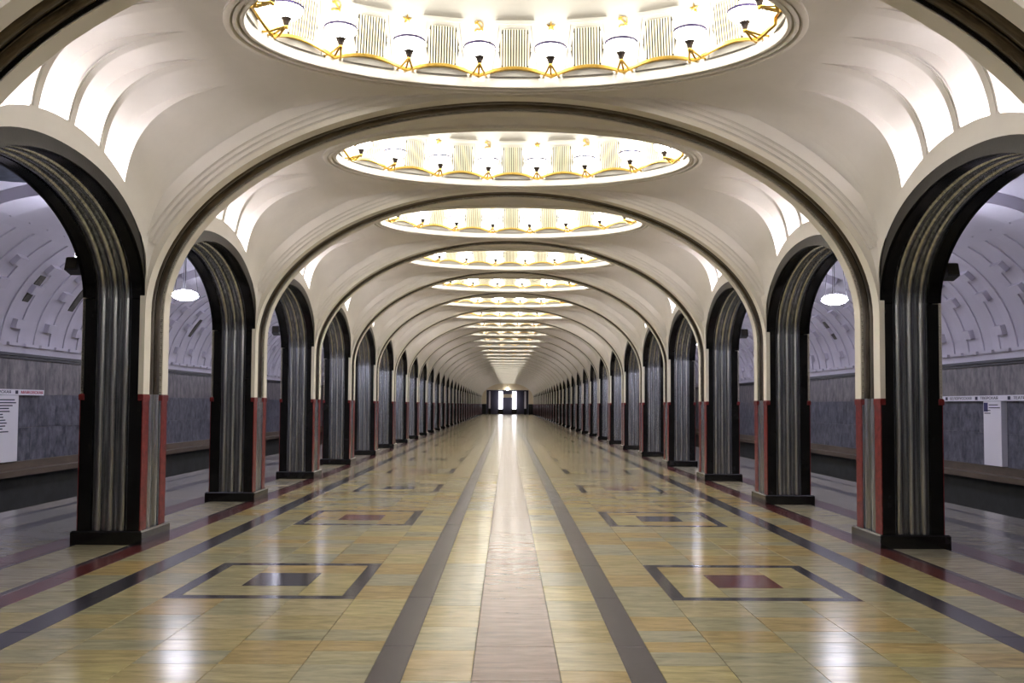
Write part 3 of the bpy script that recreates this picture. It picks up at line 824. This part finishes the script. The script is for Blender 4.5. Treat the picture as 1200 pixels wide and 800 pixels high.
    b.box(*X(fx, fx+.003), q0, q1, 1.56, 1.76); obj('line_badge', b.build('line_badge', 'blueink'), bx)
    nl = 4 if s > 0 else 12
    for q in range(nl):
        b = MB(); zt = 1.70-q*.062; ln = (.36, .44, .24, .24)[q] if s > 0 else (.55, .6, .75, .62, .65, .4, .42, .5, .55, .5, .4, .62)[q]
        if s > 0:
            e = y1-(.22 if q < 2 else .04); b.box(*X(fx, fx+.003), e-ln, e, zt, zt+.02)
        else:
            e = y1-(.70 if q < 2 else .98); b.box(*X(fx, fx+.003), e, min(e+ln, y1-.04), zt-.02, zt+.006)
        obj('text_line', b.build('text_line', 'ink'), bx)
    # pendant lamps, hung midway between the beams
    for n in range(0, 8):
        px, py, pz = 7.3, 19.3+L*(n-1), 4.06
        t = obj('pendant_lamp', None, None, (s*px, py, pz))
        lab = 'glowing disc pendant lamp over the %s platform, %s from the viewer' % (side, ORD[n]) 
        tag(t, lab, 'lamp', 'pendant lamps over the platforms')
        b = MB(); b.lathe([(.0001, -.12), (.12, -.11), (.22, -.075), (.285, -.02), (.29, 0), (.285, .02), (.22, .075), (.12, .11), (.0001, .12)], 24); obj('glass_disc', b.build('glass_disc', 'pendant', 60), t)
        b = MB(); b.lathe([(.288, -.014), (.302, -.014), (.302, .014), (.288, .014)], 24); obj('rim', b.build('rim', 'rim'), t)
        top = ASP+AB-.02-pz
        b = MB(); b.tube([(0, 0, .1), (0, 0, top)], .011, 6); obj('rod', b.build('rod', 'wire'), t)
        for a in (0, 2*math.pi/3, 4*math.pi/3):
            b = MB(); b.tube([(.29*math.cos(a), .29*math.sin(a), 0), (.10*math.cos(a), .10*math.sin(a), top)], .006, 5); obj('stay_wire', b.build('stay_wire', 'wire'), t)
    # loudspeaker boxes on the platform edge of every second arch
    for i in (1, 3):
        t = obj('loudspeaker', None, None, (s*(AF+PW+.12), rib_y(i)-HP+.02, 3.26))
        tag(t, 'dark loudspeaker box on the platform side of the %s column of the %s row' % (ORD[i-1], side), 'loudspeaker', 'loudspeakers on the arcade')
        b = MB(); b.bevbox(-.075, .075, -.08, .08, -.085, .085, .015); o = obj('housing', b.build('housing', 'plastic'), t); o.rotation_euler = (R(-15), 0, 0)
        b = MB(); b.box(-.06, .06, -.09, -.08, -.065, .065); o = obj('front_grille', b.build('front_grille', 'grille_dark'), t); o.rotation_euler = (R(-15), 0, 0)
        b = MB(); b.box(*X(-.13, -.07), -.02, .02, -.02, .02); obj('bracket', b.build('bracket', 'wire'), t)

# ------------------------------------------------------------------ the end of the hall
we = obj('wall_end', None); struct(we, 'cream end wall with dark portal far down the hall')
b = MB()
b.box(-11, -3.65, END_Y+.4, END_Y+.8, 1.78, 6.5); b.box(3.65, 11, END_Y+.4, END_Y+.8, 1.78, 6.5); b.box(-3.65, 3.65, END_Y+.4, END_Y+.8, 4.2, 6.5)
obj('end_plaster', b.build('end_plaster', 'endwall'), we)
for s in (-1, 1):
    b = MB(); x0, x1 = sorted((s*11, s*3.65)); b.box(x0, x1, END_Y+.35, END_Y+.8, 0, 1.78); obj('dark_wainscot', b.build('dark_wainscot', 'black'), we)
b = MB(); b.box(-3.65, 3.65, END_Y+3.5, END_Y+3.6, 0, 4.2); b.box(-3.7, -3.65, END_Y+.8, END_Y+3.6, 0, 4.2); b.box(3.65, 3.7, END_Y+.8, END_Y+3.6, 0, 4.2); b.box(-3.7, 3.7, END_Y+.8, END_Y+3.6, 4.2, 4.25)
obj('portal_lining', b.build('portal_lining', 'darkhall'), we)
b = MB(); b.box(-3.7, 3.7, END_Y+.3, END_Y+3.6, -.1, 0); obj('portal_floor', b.build('portal_floor', 'dark'), we)
for s in (-1, 1):
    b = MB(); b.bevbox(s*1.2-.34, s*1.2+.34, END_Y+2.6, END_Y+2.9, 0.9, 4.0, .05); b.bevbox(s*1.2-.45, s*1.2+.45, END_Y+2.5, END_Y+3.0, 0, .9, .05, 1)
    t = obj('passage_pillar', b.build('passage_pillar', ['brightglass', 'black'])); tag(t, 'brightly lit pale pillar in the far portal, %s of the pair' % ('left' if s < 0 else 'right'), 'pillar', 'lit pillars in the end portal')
    b = MB(); b.bevbox(s*3.1-.16, s*3.1+.16, END_Y+1.6, END_Y+1.9, 1.0, 4.0, .05); b.box(s*3.1-.2, s*3.1+.2, END_Y+1.5, END_Y+2, 0, 1.0, 1)
    t = obj('portal_pier', b.build('portal_pier', ['aisle', 'black'])); tag(t, 'dim grey pier at the %s edge of the far dark portal' % ('left' if s < 0 else 'right'), 'pillar', 'dim piers in the end portal')
b = MB(); b.box(-.9, .9, END_Y+2.7, END_Y+2.85, 2.9, 3.5); t = obj('lintel_board', b.build('lintel_board', 'endwall')); tag(t, 'pale lintel board between the lit pillars of the far portal', 'lintel')
t = obj('globe_lamp', None, None, (0, END_Y+.2, 4.3)); tag(t, 'small white globe lamp hanging over the far portal', 'lamp')
b = MB(); b.lathe([(.0001, -.2), (.14, -.14), (.2, 0), (.14, .14), (.0001, .2)], 14); obj('globe', b.build('globe', 'bowl', 60), t)
b = MB(); b.tube([(0, 0, .2), (0, 0, .75)], .03, 6); obj('rod', b.build('rod', 'wire'), t)
# hall behind the viewer is closed by a plain wall
b = MB(); b.box(-11, 11, -6.4, -6, -.1, 6.8); struct(obj('wall_back', b.build('wall_back', 'plaster')), 'plain plaster wall behind the viewer')
